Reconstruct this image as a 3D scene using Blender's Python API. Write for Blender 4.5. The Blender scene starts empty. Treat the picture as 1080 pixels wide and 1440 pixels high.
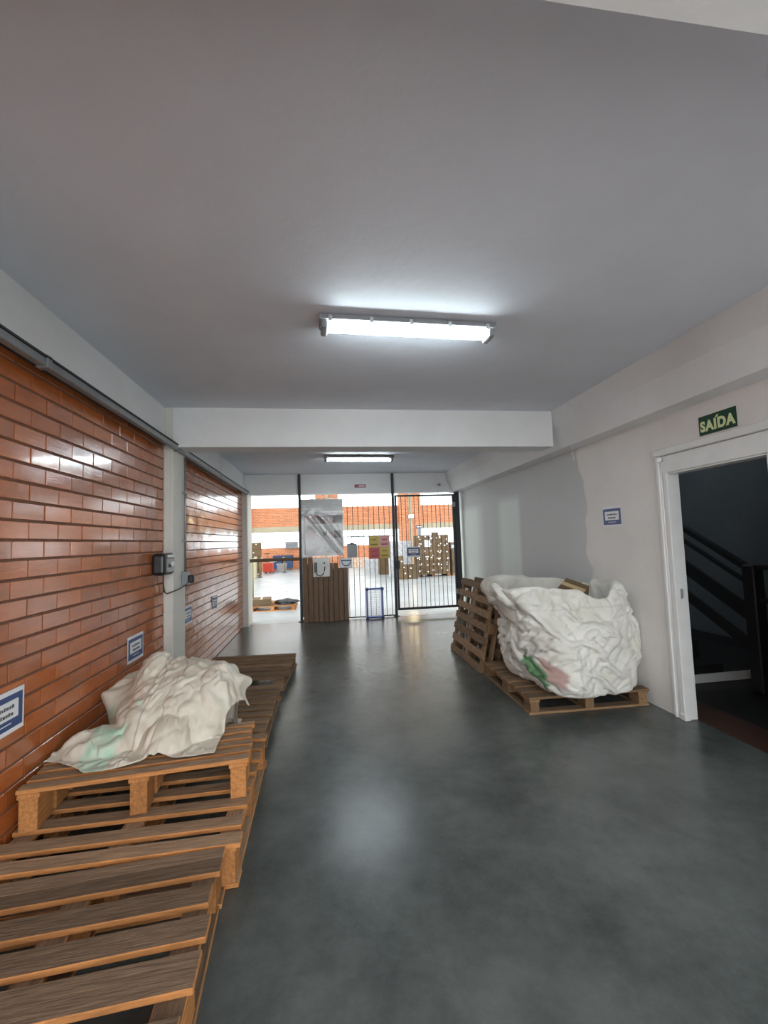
import bpy, bmesh, math, random
import numpy as np
from mathutils import Vector, Matrix
random.seed(7); rng = np.random.default_rng(11)
S = bpy.context.scene; C = S.collection

# ------------------------------------------------------------------ camera
CAM_H = 1.54; F_PX = 600.5; YAW, PITCH, ROLL = 0.141, 0.0668, -0.0331
cd = bpy.data.cameras.new('camera'); cam = bpy.data.objects.new('camera', cd); C.objects.link(cam)
fw = Vector((math.sin(YAW)*math.cos(PITCH), math.cos(YAW)*math.cos(PITCH), math.sin(PITCH)))
r0 = Vector((math.cos(YAW), -math.sin(YAW), 0)); u0 = r0.cross(fw)
rr = math.cos(ROLL)*r0 + math.sin(ROLL)*u0; uu = -math.sin(ROLL)*r0 + math.cos(ROLL)*u0
M = Matrix((rr, uu, -fw)).transposed().to_4x4(); M.translation = (0, 0, CAM_H); cam.matrix_world = M
cd.sensor_fit = 'VERTICAL'; cd.sensor_height = 36; cd.lens = 36*F_PX/1440; cd.clip_start = 0.05
S.camera = cam
# ------------------------------------------------------------------ sky and exposure
w = bpy.data.worlds.new('overcast_sky'); S.world = w; w.use_nodes = True
w.node_tree.nodes['Background'].inputs[0].default_value = (0.93, 0.97, 1.0, 1)
w.node_tree.nodes['Background'].inputs[1].default_value = 1.0
S.view_settings.view_transform = 'Standard'; S.view_settings.look = 'None'
S.view_settings.gamma = 1; S.view_settings.use_curve_mapping = False
S.view_settings.exposure = 2.25
LAMP = 12.0

# ------------------------------------------------------------------ materials
MATS = {}
def mat(name, col, rough=0.6, metal=0.0, var=0.0, vscale=3.0, stretch=(1,1,1), bump=0.0, bscale=40.0, rnd=0.0,
        rvar=0.0, spec=0.5, coat=0.0, bstretch=None, col2=None, detail=4.0, lo=0.35, hi=0.65, nr=0.6):
    if name in MATS: return MATS[name]
    m = bpy.data.materials.new(name); m.use_nodes = True; N = m.node_tree.nodes; L = m.node_tree.links
    b = N['Principled BSDF']; b.inputs['Roughness'].default_value = rough; b.inputs['Metallic'].default_value = metal
    b.inputs['Specular IOR Level'].default_value = spec; b.inputs['Coat Weight'].default_value = coat; b.inputs['Coat Roughness'].default_value = 0.10
    b.inputs['Base Color'].default_value = (*col, 1)
    tc = N.new('ShaderNodeTexCoord'); src = None
    def noise(scale, st, det=detail, rough_=nr):
        mp = N.new('ShaderNodeMapping'); mp.inputs['Scale'].default_value = st
        oi = N.new('ShaderNodeObjectInfo'); mu = N.new('ShaderNodeMath'); mu.operation = 'MULTIPLY'; mu.inputs[1].default_value = 37.0
        L.new(oi.outputs['Random'], mu.inputs[0])
        add = N.new('ShaderNodeVectorMath'); add.operation = 'ADD'
        L.new(tc.outputs['Object'], mp.inputs['Vector']); L.new(mp.outputs[0], add.inputs[0])
        if rnd: L.new(mu.outputs[0], add.inputs[1])
        nz = N.new('ShaderNodeTexNoise'); nz.inputs['Scale'].default_value = scale; nz.inputs['Detail'].default_value = det
        nz.inputs['Roughness'].default_value = rough_
        L.new(add.outputs[0], nz.inputs['Vector']); return nz
    if var or rnd or col2:
        mix = N.new('ShaderNodeMix'); mix.data_type = 'RGBA'
        c2 = col2 or tuple(c*(1-var) for c in col)
        mix.inputs['A'].default_value = (*col, 1); mix.inputs['B'].default_value = (*c2, 1)
        nz = noise(vscale, stretch)
        rp = N.new('ShaderNodeMapRange'); rp.inputs['From Min'].default_value = lo; rp.inputs['From Max'].default_value = hi
        L.new(nz.outputs['Fac'], rp.inputs['Value']); L.new(rp.outputs[0], mix.inputs['Factor'])
        out = mix.outputs['Result']
        if rnd:
            oi = N.new('ShaderNodeObjectInfo'); hs = N.new('ShaderNodeHueSaturation')
            mr = N.new('ShaderNodeMapRange'); mr.inputs['To Min'].default_value = 1-rnd; mr.inputs['To Max'].default_value = 1+rnd
            L.new(oi.outputs['Random'], mr.inputs['Value']); L.new(mr.outputs[0], hs.inputs['Value']); L.new(out, hs.inputs['Color']); out = hs.outputs[0]
        L.new(out, b.inputs['Base Color'])
    if rvar:
        nz2 = noise(vscale*1.7, stretch); mr = N.new('ShaderNodeMapRange')
        mr.inputs['From Min'].default_value = 0.3; mr.inputs['From Max'].default_value = 0.7
        mr.inputs['To Min'].default_value = max(0.02, rough-rvar); mr.inputs['To Max'].default_value = rough+rvar
        L.new(nz2.outputs['Fac'], mr.inputs['Value']); L.new(mr.outputs[0], b.inputs['Roughness'])
    if bump:
        nb = noise(bscale, bstretch or stretch, 3.0); bp = N.new('ShaderNodeBump'); bp.inputs['Strength'].default_value = bump
        bp.inputs['Distance'].default_value = 0.01; L.new(nb.outputs['Fac'], bp.inputs['Height']); L.new(bp.outputs[0], b.inputs['Normal'])
    MATS[name] = m; return m
def emit(name, col, s):
    m = bpy.data.materials.new(name); m.use_nodes = True; N = m.node_tree.nodes
    b = N['Principled BSDF']; b.inputs['Base Color'].default_value = (*col, 1)
    b.inputs['Emission Color'].default_value = (*col, 1); b.inputs['Emission Strength'].default_value = s; return m

m_ceil = mat('ceiling_paint', (0.74, 0.76, 0.82), 0.75, var=0.07, vscale=1.2, bump=0.25, bscale=9)
m_beam = mat('beam_paint', (0.82, 0.82, 0.82), 0.7, var=0.06, vscale=2.5, bump=0.25, bscale=14)
m_plaster = mat('wall_plaster', (0.80, 0.77, 0.745), 0.75, var=0.10, vscale=1.6, bump=0.35, bscale=35)
m_column = mat('column_paint', (0.72, 0.70, 0.64), 0.6, var=0.08, vscale=4, bump=0.15, bscale=20)
m_floor = mat('sealed_concrete', (0.054, 0.064, 0.061), 0.25, var=0.5, vscale=1.6, bump=0.06, bscale=45, col2=(0.122, 0.135, 0.129), detail=14, lo=0.36, hi=0.66, nr=0.72)
m_hallfloor = mat('pale_hall_concrete', (0.46, 0.50, 0.53), 0.35, var=0.2, vscale=0.9, rvar=0.08)
m_pave = mat('pale_bounce_paving', (0.50, 0.50, 0.48), 0.8, var=0.15, vscale=0.8)
m_mortar = mat('mortar', (0.19, 0.092, 0.055), 0.9, var=0.2, vscale=20)
m_brick = mat('glazed_brick', (0.48, 0.132, 0.035), 0.15, var=0.22, vscale=5, rnd=0.16, bump=0.09, bscale=11, bstretch=(1, 1.2, 10), rvar=0.06, spec=0.7, coat=0.6, stretch=(1, 1, 4))
m_woodtop = mat('brown_wood', (0.36, 0.235, 0.145), 0.8, var=0.42, vscale=9, stretch=(0.7, 9, 9), bump=0.5, bscale=14, rnd=0.25, spec=0.25)
m_woodside = mat('orange_brown_wood', (0.56, 0.245, 0.082), 0.75, var=0.35, vscale=9, stretch=(0.8, 7, 7), bump=0.4, bscale=14, rnd=0.22, spec=0.25)  # board sides more orange than the duller tops and undersides
m_woodtop2 = mat('grey_brown_wood', (0.23, 0.155, 0.10), 0.8, var=0.42, vscale=9, stretch=(0.7, 9, 9), bump=0.5, bscale=14, rnd=0.3, spec=0.25)
m_woodside2 = mat('dull_brown_wood', (0.29, 0.175, 0.092), 0.8, var=0.35, vscale=9, stretch=(0.8, 7, 7), bump=0.4, bscale=14, rnd=0.25, spec=0.25)
m_white = mat('white_enamel', (0.78, 0.78, 0.76), 0.4, var=0.06, vscale=6)
m_alu = mat('brushed_aluminium', (0.72, 0.73, 0.74), 0.35, 0.7, var=0.06, vscale=8)
m_galv = mat('galvanised_steel', (0.33, 0.34, 0.35), 0.45, 0.6, var=0.15, vscale=10)
m_dark = mat('dark_grey_metal', (0.045, 0.048, 0.052), 0.5, 0.3, var=0.1, vscale=10)
m_black = mat('black_plastic', (0.018, 0.018, 0.02), 0.28, var=0.1, vscale=10)
m_paper = mat('white_paper', (0.80, 0.80, 0.82), 0.5, var=0.02, vscale=8)
m_navy = mat('navy_print', (0.045, 0.085, 0.22), 0.45, var=0.08, vscale=9)
m_ink = mat('grey_ink', (0.10, 0.10, 0.11), 0.6, var=0.1, vscale=30)
m_green = mat('dark_green_print', (0.004, 0.055, 0.022), 0.35, var=0.05, vscale=9)
m_glow = mat('pale_luminous_ink', (0.70, 0.78, 0.42), 0.5, var=0.02, vscale=9)
m_card = mat('brown_cardboard', (0.135, 0.086, 0.043), 0.85, var=0.12, vscale=6, rnd=0.16)
m_tape = mat('packing_tape', (0.52, 0.38, 0.20), 0.35, var=0.05, vscale=6)
m_stairwall = mat('stairwell_blue_grey_paint', (0.27, 0.32, 0.345), 0.75, var=0.12, vscale=1.5, bump=0.2, bscale=30)
m_stair = mat('dark_stair_stone', (0.022, 0.021, 0.021), 0.5, var=0.3, vscale=8)
m_stairfloor = mat('black_rubber_floor', (0.012, 0.012, 0.013), 0.55, var=0.3, vscale=8)
m_red_tile = mat('red_brown_threshold', (0.075, 0.032, 0.020), 0.5, var=0.3, vscale=8)
m_orange = mat('orange_red_brick', (0.62, 0.235, 0.105), 0.7, var=0.1, vscale=5)  # even orange-red brick colour
m_concrete = mat('tan_concrete_band', (0.47, 0.42, 0.30), 0.75, var=0.12, vscale=2)
m_plank = mat('brown_boarding', (0.20, 0.118, 0.066), 0.6, var=0.25, vscale=6, stretch=(6, 6, 0.6), rnd=0.15)
m_blueplastic = mat('blue_plastic', (0.05, 0.11, 0.42), 0.4, var=0.1, vscale=5)
m_bluebin = mat('dark_blue_container', (0.02, 0.06, 0.16), 0.45, var=0.1, vscale=5)
m_redpaint = mat('red_paint', (0.55, 0.06, 0.03), 0.4, var=0.1, vscale=5)
m_greyplastic = mat('grey_plastic', (0.33, 0.34, 0.36), 0.5, var=0.08, vscale=5)
m_yellow = mat('yellow_paper', (0.62, 0.46, 0.13), 0.6, var=0.08, vscale=8)
m_pink = mat('pink_paper', (0.72, 0.38, 0.36), 0.6, var=0.08, vscale=8)
m_redpaper = mat('red_paper', (0.55, 0.12, 0.13), 0.6, var=0.08, vscale=8)
m_stripe = mat('olive_paint', (0.22, 0.20, 0.09), 0.6, var=0.2, vscale=9)
m_tube = emit('fluorescent_tube', (0.86, 0.97, 1.0), LAMP)
m_flood = emit('warm_flood_lamp', (1.0, 0.86, 0.50), 30)

# translucent lamp cover and panes
def glassy(name, tint, mixf, rough, milky=0.0):
    m = bpy.data.materials.new(name); m.use_nodes = True; N = m.node_tree.nodes; L = m.node_tree.links
    N.remove(N['Principled BSDF']); t = N.new('ShaderNodeBsdfTransparent'); t.inputs[0].default_value = (*tint, 1)
    g = N.new('ShaderNodeBsdfGlossy'); g.inputs['Roughness'].default_value = rough; g.inputs[0].default_value = (0.9, 0.9, 0.9, 1)
    mx = N.new('ShaderNodeMixShader'); mx.inputs[0].default_value = mixf
    if milky:
        df = N.new('ShaderNodeBsdfDiffuse'); df.inputs[0].default_value = (0.9, 0.9, 0.9, 1); m0 = N.new('ShaderNodeMixShader'); m0.inputs[0].default_value = milky
        L.new(t.outputs[0], m0.inputs[1]); L.new(df.outputs[0], m0.inputs[2]); t = m0
    L.new(t.outputs[0], mx.inputs[1]); L.new(g.outputs[0], mx.inputs[2]); L.new(mx.outputs[0], N['Material Output'].inputs[0]); return m
m_cover = glassy('clear_lamp_cover', (0.96, 0.98, 0.98), 0.06, 0.2)
m_pane = glassy('window_glass', (0.93, 0.96, 0.97), 0.05, 0.05)
m_film = glassy('clear_plastic_film', (0.95, 0.95, 0.95), 0.06, 0.12, 0.12)

# patched right wall: an irregular area of greyer filler with a pale vertical strip, drips of filler
def patched_wall():
    m = mat('patched_wall_plaster', (0.80, 0.775, 0.745), 0.75, var=0.08, vscale=1.6, bump=0.35, bscale=35)
    N = m.node_tree.nodes; L = m.node_tree.links; b = N['Principled BSDF']
    base = b.inputs['Base Color'].links[0].from_socket
    tc = N.new('ShaderNodeTexCoord'); sp = N.new('ShaderNodeSeparateXYZ'); L.new(tc.outputs['Object'], sp.inputs[0])
    nz = N.new('ShaderNodeTexNoise'); nz.inputs['Scale'].default_value = 1.6; nz.inputs['Detail'].default_value = 2
    L.new(tc.outputs['Object'], nz.inputs['Vector'])
    def mth(op, a, bb):
        n = N.new('ShaderNodeMath'); n.operation = op
        for i, x in enumerate((a, bb)):
            if isinstance(x, (int, float)): n.inputs[i].default_value = x
            else: L.new(x, n.inputs[i])
        return n.outputs[0]
    yy = mth('ADD', sp.outputs['Y'], mth('MULTIPLY', mth('SUBTRACT', nz.outputs['Fac'], 0.5), 0.7))
    def ramp(v, a, bb):
        r = N.new('ShaderNodeMapRange'); r.inputs['From Min'].default_value = a; r.inputs['From Max'].default_value = bb; L.new(v, r.inputs['Value']); return r.outputs[0]
    patch = ramp(yy, 4.36, 4.40)
    strip = mth('MULTIPLY', ramp(sp.outputs['Y'], 5.95, 6.05), mth('SUBTRACT', 1.0, ramp(sp.outputs['Y'], 6.6, 6.85)))
    strip2 = ramp(sp.outputs['Y'], 7.4, 7.8)
    low = mth('SUBTRACT', 1.0, ramp(sp.outputs['Z'], 2.05, 2.2))
    strip = mth('MULTIPLY', mth('MAXIMUM', strip, strip2), low)
    m1 = N.new('ShaderNodeMix'); m1.data_type = 'RGBA'; L.new(patch, m1.inputs['Factor']); L.new(base, m1.inputs['A']); m1.inputs['B'].default_value = (0.58, 0.59, 0.585, 1)
    m2 = N.new('ShaderNodeMix'); m2.data_type = 'RGBA'; L.new(strip, m2.inputs['Factor']); L.new(m1.outputs['Result'], m2.inputs['A']); m2.inputs['B'].default_value = (0.74, 0.79, 0.755, 1)
    L.new(m2.outputs['Result'], b.inputs['Base Color']); return m
m_patched = patched_wall()

def brick_tex():
    m = mat('far_brickwork', (0.62, 0.235, 0.105), 0.75); N = m.node_tree.nodes; L = m.node_tree.links
    tc = N.new('ShaderNodeTexCoord'); sp = N.new('ShaderNodeSeparateXYZ'); cb = N.new('ShaderNodeCombineXYZ')
    L.new(tc.outputs['Object'], sp.inputs[0]); L.new(sp.outputs['X'], cb.inputs[0]); L.new(sp.outputs['Z'], cb.inputs[1])
    bt = N.new('ShaderNodeTexBrick'); bt.inputs['Scale'].default_value = 1.0; bt.inputs['Brick Width'].default_value = 0.25; bt.inputs['Row Height'].default_value = 0.10
    bt.inputs['Mortar Size'].default_value = 0.008; bt.inputs['Color1'].default_value = (0.66, 0.24, 0.105, 1); bt.inputs['Color2'].default_value = (0.52, 0.17, 0.07, 1)
    bt.inputs['Mortar'].default_value = (0.62, 0.42, 0.28, 1); L.new(cb.outputs[0], bt.inputs['Vector']); L.new(bt.outputs['Color'], N['Principled BSDF'].inputs['Base Color']); return m
m_farbrick = brick_tex()

# ------------------------------------------------------------------ mesh helpers
def link(name, me, parent=None, loc=(0, 0, 0), rot=(0, 0, 0)):
    o = bpy.data.objects.new(name, me); C.objects.link(o); o.location = loc; o.rotation_euler = rot
    if parent: o.parent = parent
    return o
_cache = {}
def boxmesh(dx, dy, dz, m, bev=0.0, top=None, seg=1):
    k = (round(dx, 4), round(dy, 4), round(dz, 4), m.name, bev, top.name if top else None, seg)
    if k in _cache: return _cache[k]
    bm = bmesh.new(); bmesh.ops.create_cube(bm, size=1); bmesh.ops.scale(bm, vec=(dx, dy, dz), verts=bm.verts)
    if bev: bmesh.ops.bevel(bm, geom=bm.edges[:], offset=bev, segments=seg, affect='EDGES', profile=0.5)
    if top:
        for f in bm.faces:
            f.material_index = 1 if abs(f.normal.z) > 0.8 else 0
    me = bpy.data.meshes.new('box'); bm.to_mesh(me); bm.free(); me.materials.append(m)
    if top: me.materials.append(top)
    _cache[k] = me; return me
def box(name, a, b, m, parent=None, bev=0.0, top=None, seg=1):
    ce = [(p+q)/2 for p, q in zip(a, b)]; d = [abs(q-p) for p, q in zip(a, b)]
    return link(name, boxmesh(*d, m, bev, top, seg), parent, ce)
def boxes(name, lst, m, parent=None, bev=0.0):
    bm = bmesh.new()
    for a, b in lst:
        r = bmesh.ops.create_cube(bm, size=1)['verts']
        bmesh.ops.scale(bm, vec=[abs(q-p) for p, q in zip(a, b)], verts=r); bmesh.ops.translate(bm, vec=[(p+q)/2 for p, q in zip(a, b)], verts=r)
    if bev: bmesh.ops.bevel(bm, geom=bm.edges[:], offset=bev, segments=1, affect='EDGES')
    me = bpy.data.meshes.new(name); bm.to_mesh(me); bm.free(); me.materials.append(m); return link(name, me, parent)
def tube(name, pts, rad, m, parent=None, seg=8, smooth=True):
    bm = bmesh.new(); pts = [Vector(p) for p in pts]; rings = []
    for i, p in enumerate(pts):
        t = (pts[min(i+1, len(pts)-1)] - pts[max(i-1, 0)]).normalized()
        a = t.cross(Vector((0, 0, 1)) if abs(t.z) < 0.9 else Vector((1, 0, 0))).normalized(); b = t.cross(a)
        rings.append([bm.verts.new(p + rad*(math.cos(2*math.pi*k/seg)*a + math.sin(2*math.pi*k/seg)*b)) for k in range(seg)])
    for i in range(len(rings)-1):
        for k in range(seg): bm.faces.new((rings[i][k], rings[i][(k+1) % seg], rings[i+1][(k+1) % seg], rings[i+1][k])).smooth = smooth
    bm.faces.new(rings[0]); bm.faces.new(rings[-1]); bmesh.ops.recalc_face_normals(bm, faces=bm.faces[:])
    me = bpy.data.meshes.new(name); bm.to_mesh(me); bm.free(); me.materials.append(m); return link(name, me, parent)
def prism(name, prof, y0, y1, m, parent=None):      # profile in XZ extruded along Y
    bm = bmesh.new(); A = [bm.verts.new((x, y0, z)) for x, z in prof]; B = [bm.verts.new((x, y1, z)) for x, z in prof]
    n = len(prof); bm.faces.new(A); bm.faces.new(B[::-1])
    for i in range(n): bm.faces.new((A[i], B[i], B[(i+1) % n], A[(i+1) % n]))
    bmesh.ops.recalc_face_normals(bm, faces=bm.faces[:]); me = bpy.data.meshes.new(name); bm.to_mesh(me); bm.free(); me.materials.append(m)
    return link(name, me, parent)
def empty(name, loc, label, cat, group=None, rot=(0, 0, 0)):
    o = bpy.data.objects.new(name, None); C.objects.link(o); o.location = loc; o.rotation_euler = rot; return tag(o, label, cat, group)
def tag(o, label, cat, group=None):
    o['label'] = label; o['category'] = cat
    if group: o['group'] = group
    return o
def struct(o): o['kind'] = 'structure'; return o
def copy_tree(o, parent=None):
    c = o.copy(); C.objects.link(c); c.parent = parent
    for ch in list(o.children): copy_tree(ch, c)
    return c
def text_mesh(name, body, size, m, parent, loc, rot, squeeze=1.0, offset=0.0, extrude=0.001):
    cu = bpy.data.curves.new(name, 'FONT'); cu.body = body; cu.size = size; cu.offset = offset; cu.extrude = extrude
    cu.space_character = 1.14; cu.align_x = 'CENTER'; cu.align_y = 'CENTER'; t = bpy.data.objects.new(name, cu); C.objects.link(t)
    bpy.context.view_layer.update(); me = bpy.data.meshes.new_from_object(t.evaluated_get(bpy.context.evaluated_depsgraph_get()))
    bpy.data.objects.remove(t); me.materials.clear(); me.materials.append(m)
    o = link(name, me, parent, loc, rot); o.scale = (squeeze, 1, 1); return o

WL, WR, ZC, Y1, Y2 = -1.537, 2.882, 2.927, 4.4056, 8.693
WT = 0.10
OPEN_Y = -1.5      # the corridor opens to the yard behind the camera
# ================================================================== the setting
struct(box('floor', (-1.75, OPEN_Y, -0.2), (WR+WT-0.01, Y2, 0), m_floor))
struct(box('ground', (-14, -18, -0.2), (16, OPEN_Y, -0.01), m_pave))  # unseen paving, added pale to bounce sky light onto the corridor ceiling
struct(box('floor', (-14, Y2, -0.2), (16, 40, 0), m_hallfloor))
struct(box('ceiling', (-1.7, OPEN_Y, ZC), (3.1, Y2+0.2, ZC+0.25), m_ceil))
struct(box('ceiling_beam', (-1.456, Y1, 2.5286), (2.565, Y1+0.26, ZC+0.01), m_beam))
struct(box('ceiling_beam', (WL-0.1, 0.34, 2.53), (2.8, 0.675, ZC+0.01), m_beam))
struct(box('ceiling_beam', (WL-0.1, OPEN_Y, 2.60), (WL+0.002, Y2, ZC+0.01), m_beam))
struct(prism('ceiling_beam', [(2.5547, ZC+0.01), (2.60, 2.735), (2.695, 2.515), (3.03, 2.515), (3.03, ZC+0.01)], OPEN_Y, Y2+0.2, m_beam))
struct(box('ceiling_beam', (WL-0.1, Y2, 2.527), (3.03, Y2+0.2, ZC+0.01), m_beam))
struct(box('column', (WL-0.1, Y1, 0), (-1.454, Y1+0.36, ZC+0.005), m_column, bev=0.006))
struct(box('column', (WL-0.1, Y2-0.28, 0), (-1.44, Y2+0.2, 2.60), m_column, bev=0.006))
# right wall in pieces around the door opening
DY0, DY1, DZ = 2.37, 3.225, 2.03
wr = struct(box('wall_right', (WR, DY1, 0), (WR+WT, Y2+0.2, 2.52), m_patched)); wr.location = (0, 0, 0)
me = wr.data.copy(); wr.data = me; me.transform(Matrix.Translation(((2*WR+WT)/2, (DY1+Y2+0.2)/2, 1.26)))
struct(box('wall_right', (WR, OPEN_Y, 0), (WR+WT, DY0, 2.52), m_plaster))
struct(box('wall_right', (WR, DY0, DZ), (WR+WT, DY1, 2.52), m_plaster))
# left wall: mortar backing and every brick its own piece
wl = struct(box('wall_left', (WL-0.2, OPEN_Y, 0), (WL-0.007, Y2, 2.62), m_mortar))
def brick_mesh(l):
    return boxmesh(0.03, l, 0.088, m_brick, 0.003)
ROW, LEN = 0.1, 0.25
singles, rest = [], []
for r in range(26):
    off = 0.115 if r % 2 else -0.01
    for k in range(-20, 40):
        y0 = off + k*LEN; y1 = y0 + LEN - 0.006
        for s0, s1 in ((OPEN_Y, Y1), (Y1+0.36, Y2-0.28)):
            a, b = max(y0, s0), min(y1, s1)
            if b-a > 0.04:
                z = r*ROW + 0.01; it = (a, b, z + 0.044)
                (singles if b > 2.15 else rest).append(it)
singles.sort(key=lambda t: (t[0]+t[1])/2); rest += singles[300:]; singles = singles[:300]
for a, b, z in singles:
    link('brick', brick_mesh(b-a), wl, (WL-0.015-wl.location.x + random.uniform(-.0012, .0012), (a+b)/2-wl.location.y, z-wl.location.z),
         (0, random.uniform(-.006, .006), random.uniform(-.004, .004)))
bm = bmesh.new()
for a, b, z in rest:
    v = bmesh.ops.create_cube(bm, size=1)['verts']; bmesh.ops.scale(bm, vec=(0.03, b-a, 0.088), verts=v)
    bmesh.ops.rotate(bm, matrix=Matrix.Rotation(random.uniform(-.012, .012), 3, 'Y') @ Matrix.Rotation(random.uniform(-.008, .008), 3, 'Z'), verts=v)
    bmesh.ops.translate(bm, vec=(WL-0.015, (a+b)/2, z), verts=v)
me = bpy.data.meshes.new('brick_courses'); bm.to_mesh(me); bm.free(); me.materials.append(m_brick)
bc = link('brick_courses', me, wl, -wl.location); bc['kind'] = 'stuff'

# sliding track under the left beam
tr = empty('sliding_track', (-1.43, 4, 2.525), 'long galvanised steel sliding track running under the left ceiling beam', 'track')
box('rail', (-0.022, -4.8, -0.022), (0.022, 4.45, 0.022), m_galv, tr, bev=0.004)
box('rail_lip', (-0.105, -4.8, 0.022), (0.03, 4.42, 0.032), m_dark, tr)
for yy in (-3.2, -1.6, 0.45, 2.2, 4.3): box('bracket', (-0.03, yy-0.02, -0.03), (0.03, yy+0.02, 0.04), m_galv, tr, bev=0.003)
# conduit on the column with outlet box
cn = empty('electrical_conduit', (-1.44, Y1+0.29, 1.2), 'grey conduit with outlet box on the room side of the left column', 'conduit')
tube('pipe', [(0.008, 0, 0.09), (0.008, 0, 1.28)], 0.011, m_galv, cn)
box('outlet_box', (-0.014, -0.05, -0.05), (0.045, 0.05, 0.09), m_galv, cn, bev=0.006)
box('plug', (0.045, -0.025, -0.03), (0.095, 0.03, 0.05), m_black, cn, bev=0.01)
for z in (0.4, 0.9): box('pipe_clip', (-0.014, -0.02, z), (0.022, 0.02, z+0.02), m_galv, cn)
# black wall device
dv = empty('wall_timer', (WL, 4.22, 1.29), 'black rounded box with metal control face mounted beside the left column', 'control box')
box('casing', (0, -0.13, 0), (0.115, 0.13, 0.20), m_black, dv, bev=0.03, seg=3)
box('control_face', (0.105, -0.085, 0.02), (0.122, 0.12, 0.155), m_galv, dv, bev=0.008)
tube('dial', [(0.118, 0.045, 0.095), (0.135, 0.045, 0.095)], 0.028, m_white, dv, 14)
tube('key_switch', [(0.118, -0.03, 0.085), (0.13, -0.03, 0.085)], 0.016, m_black, dv, 10)
box('name_plate', (0.116, -0.06, 0.16), (0.119, 0.09, 0.185), m_white, dv)
cb_ = tag(tube('power_cable', [(WL+0.03, 4.3, 1.30), (WL+0.02, 4.33, 1.2), (WL+0.02, 4.36, 1.12), (WL+0.03, 4.385, 1.10), (-1.46, 4.38, 1.115), (-1.42, 4.42, 1.13), (-1.40, 4.55, 1.15), (-1.40, 4.65, 1.17)], 0.006, m_black),
          'thin black cable sagging from the control box across the column to the outlet', 'cable')

# ------------------------------------------------------------------ door frame and stairwell
d = struct(box('door_1', (WR-0.012, DY1-0.02, 0), (WR+WT+0.004, DY1+0.03, DZ+0.02), m_white, bev=0.004))
def dchild(n, a, b, m, **k):
    return box(n, [p-q for p, q in zip(a, d.location)], [p-q for p, q in zip(b, d.location)], m, d, **k)
dchild('casing', (WR-0.03, DY1+0.042, 0), (WR, DY1+0.075, 2.21), m_white, bev=0.006)
dchild('casing_bead', (WR-0.018, DY1+0.030, 0), (WR, DY1+0.040, 2.17), m_alu, bev=0.004)
dchild('header_panel', (WR-0.02, DY0-0.05, DZ), (WR+0.01, DY1+0.03, 2.175), m_white, bev=0.004)
dchild('top_track', (WR-0.05, DY0-0.9, 2.178), (WR, DY1+0.075, 2.235), m_white, bev=0.006)
dchild('jamb', (WR-0.012, DY0-0.05, 0), (WR+WT+0.004, DY0+0.015, DZ), m_white, bev=0.004)
dchild('lintel', (WR-0.002, DY0, DZ-0.012), (WR+WT+0.004, DY1, DZ+0.02), m_white)
dchild('strike_plate', (WR+0.03, DY1-0.023, 0.98), (WR+0.055, DY1-0.018, 1.06), m_alu)
rl = link('roller_wheel', tube('x', [(0, 0, 0), (-0.014, 0, 0)], 0.022, m_alu, None, 14).data, d, Vector((WR-0.021, DY1+0.02, 2.15))-d.location)
bpy.data.objects.remove(bpy.data.objects['x'])
dchild('door_stop', (WR-0.025, DY1-0.035, 0), (WR+0.03, DY1+0.02, 0.05), m_white, bev=0.004)
SX = WR+WT
struct(box('floor', (WR+WT-0.01, 1.0, -0.2), (3.32, 7.4, -0.002), m_red_tile))
struct(box('floor', (3.32, 1.0, -0.2), (6.0, 7.4, -0.006), m_stairfloor))
struct(box('wall_stair', (5.7, 1.0, 0), (5.85, 7.4, 4.5), m_stairwall))
struct(box('wall_stair', (SX, 7.2, 0), (5.85, 7.35, 4.5), m_stairwall))
struct(box('wall_stair', (SX, 0.9, 0), (5.85, 1.05, 4.5), m_stairwall))
struct(box('wall_stair', (SX, 1.0, 2.52), (SX+0.1, 7.4, 4.5), m_stairwall))
struct(box('ceiling', (SX-0.2, 0.9, 4.4), (5.85, 5.32, 4.55), m_stairwall)); struct(box('ceiling', (SX-0.2, 5.65, 4.4), (5.85, 7.4, 4.55), m_stairwall))  # gap between the slabs added to let daylight into the stairwell
st = empty('staircase', (3.6, 3.95, 0), 'dark stone staircase with white painted kick strip seen through the exit doorway', 'staircase')
for i in range(9):
    box('step', (-0.55, i*0.28, i*0.17), (0.42, i*0.28+0.31, i*0.17+0.17), m_stair, st, bev=0.006)
box('kick_strip', (-0.55, -0.012, 0.0), (1.4, 0.0, 0.085), m_white, st)
box('stringer', (0.42, 0.0, 0.0), (1.4, 2.4, 0.085), m_stair, st)
rg = empty('stair_railing', (4.06, 3.66, 0), 'black steel stair railing with sloping bars beside the dark staircase', 'railing')
def slope_bar(n, z, hgt, wid=0.04, L=2.6):
    bm = bmesh.new(); sl = 0.58; vs = []
    for y in (0, L):
        for x in (-wid/2, wid/2):
            for dz in (-hgt/2, hgt/2): vs.append(bm.verts.new((x, y, z+sl*y+dz)))
    for f in ((0, 1, 3, 2), (4, 6, 7, 5), (0, 2, 6, 4), (1, 5, 7, 3), (0, 4, 5, 1), (2, 3, 7, 6)): bm.faces.new([vs[i] for i in f])
    bmesh.ops.recalc_face_normals(bm, faces=bm.faces[:]); me = bpy.data.meshes.new(n); bm.to_mesh(me); bm.free(); me.materials.append(m_dark); link(n, me, rg)
slope_bar('handrail', 1.17, 0.06, 0.06); slope_bar('rail_bar', 1.02, 0.035); slope_bar('rail_bar', 0.72, 0.16, 0.03); slope_bar('rail_bar', 0.40, 0.12, 0.03)
box('newel_post', (-0.06, -0.12, 0.0), (0.06, 0.0, 1.19), m_dark, rg, bev=0.01)
box('newel_post', (-0.05, -0.42, 0.0), (0.05, -0.34, 1.19), m_dark, rg, bev=0.01)
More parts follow.
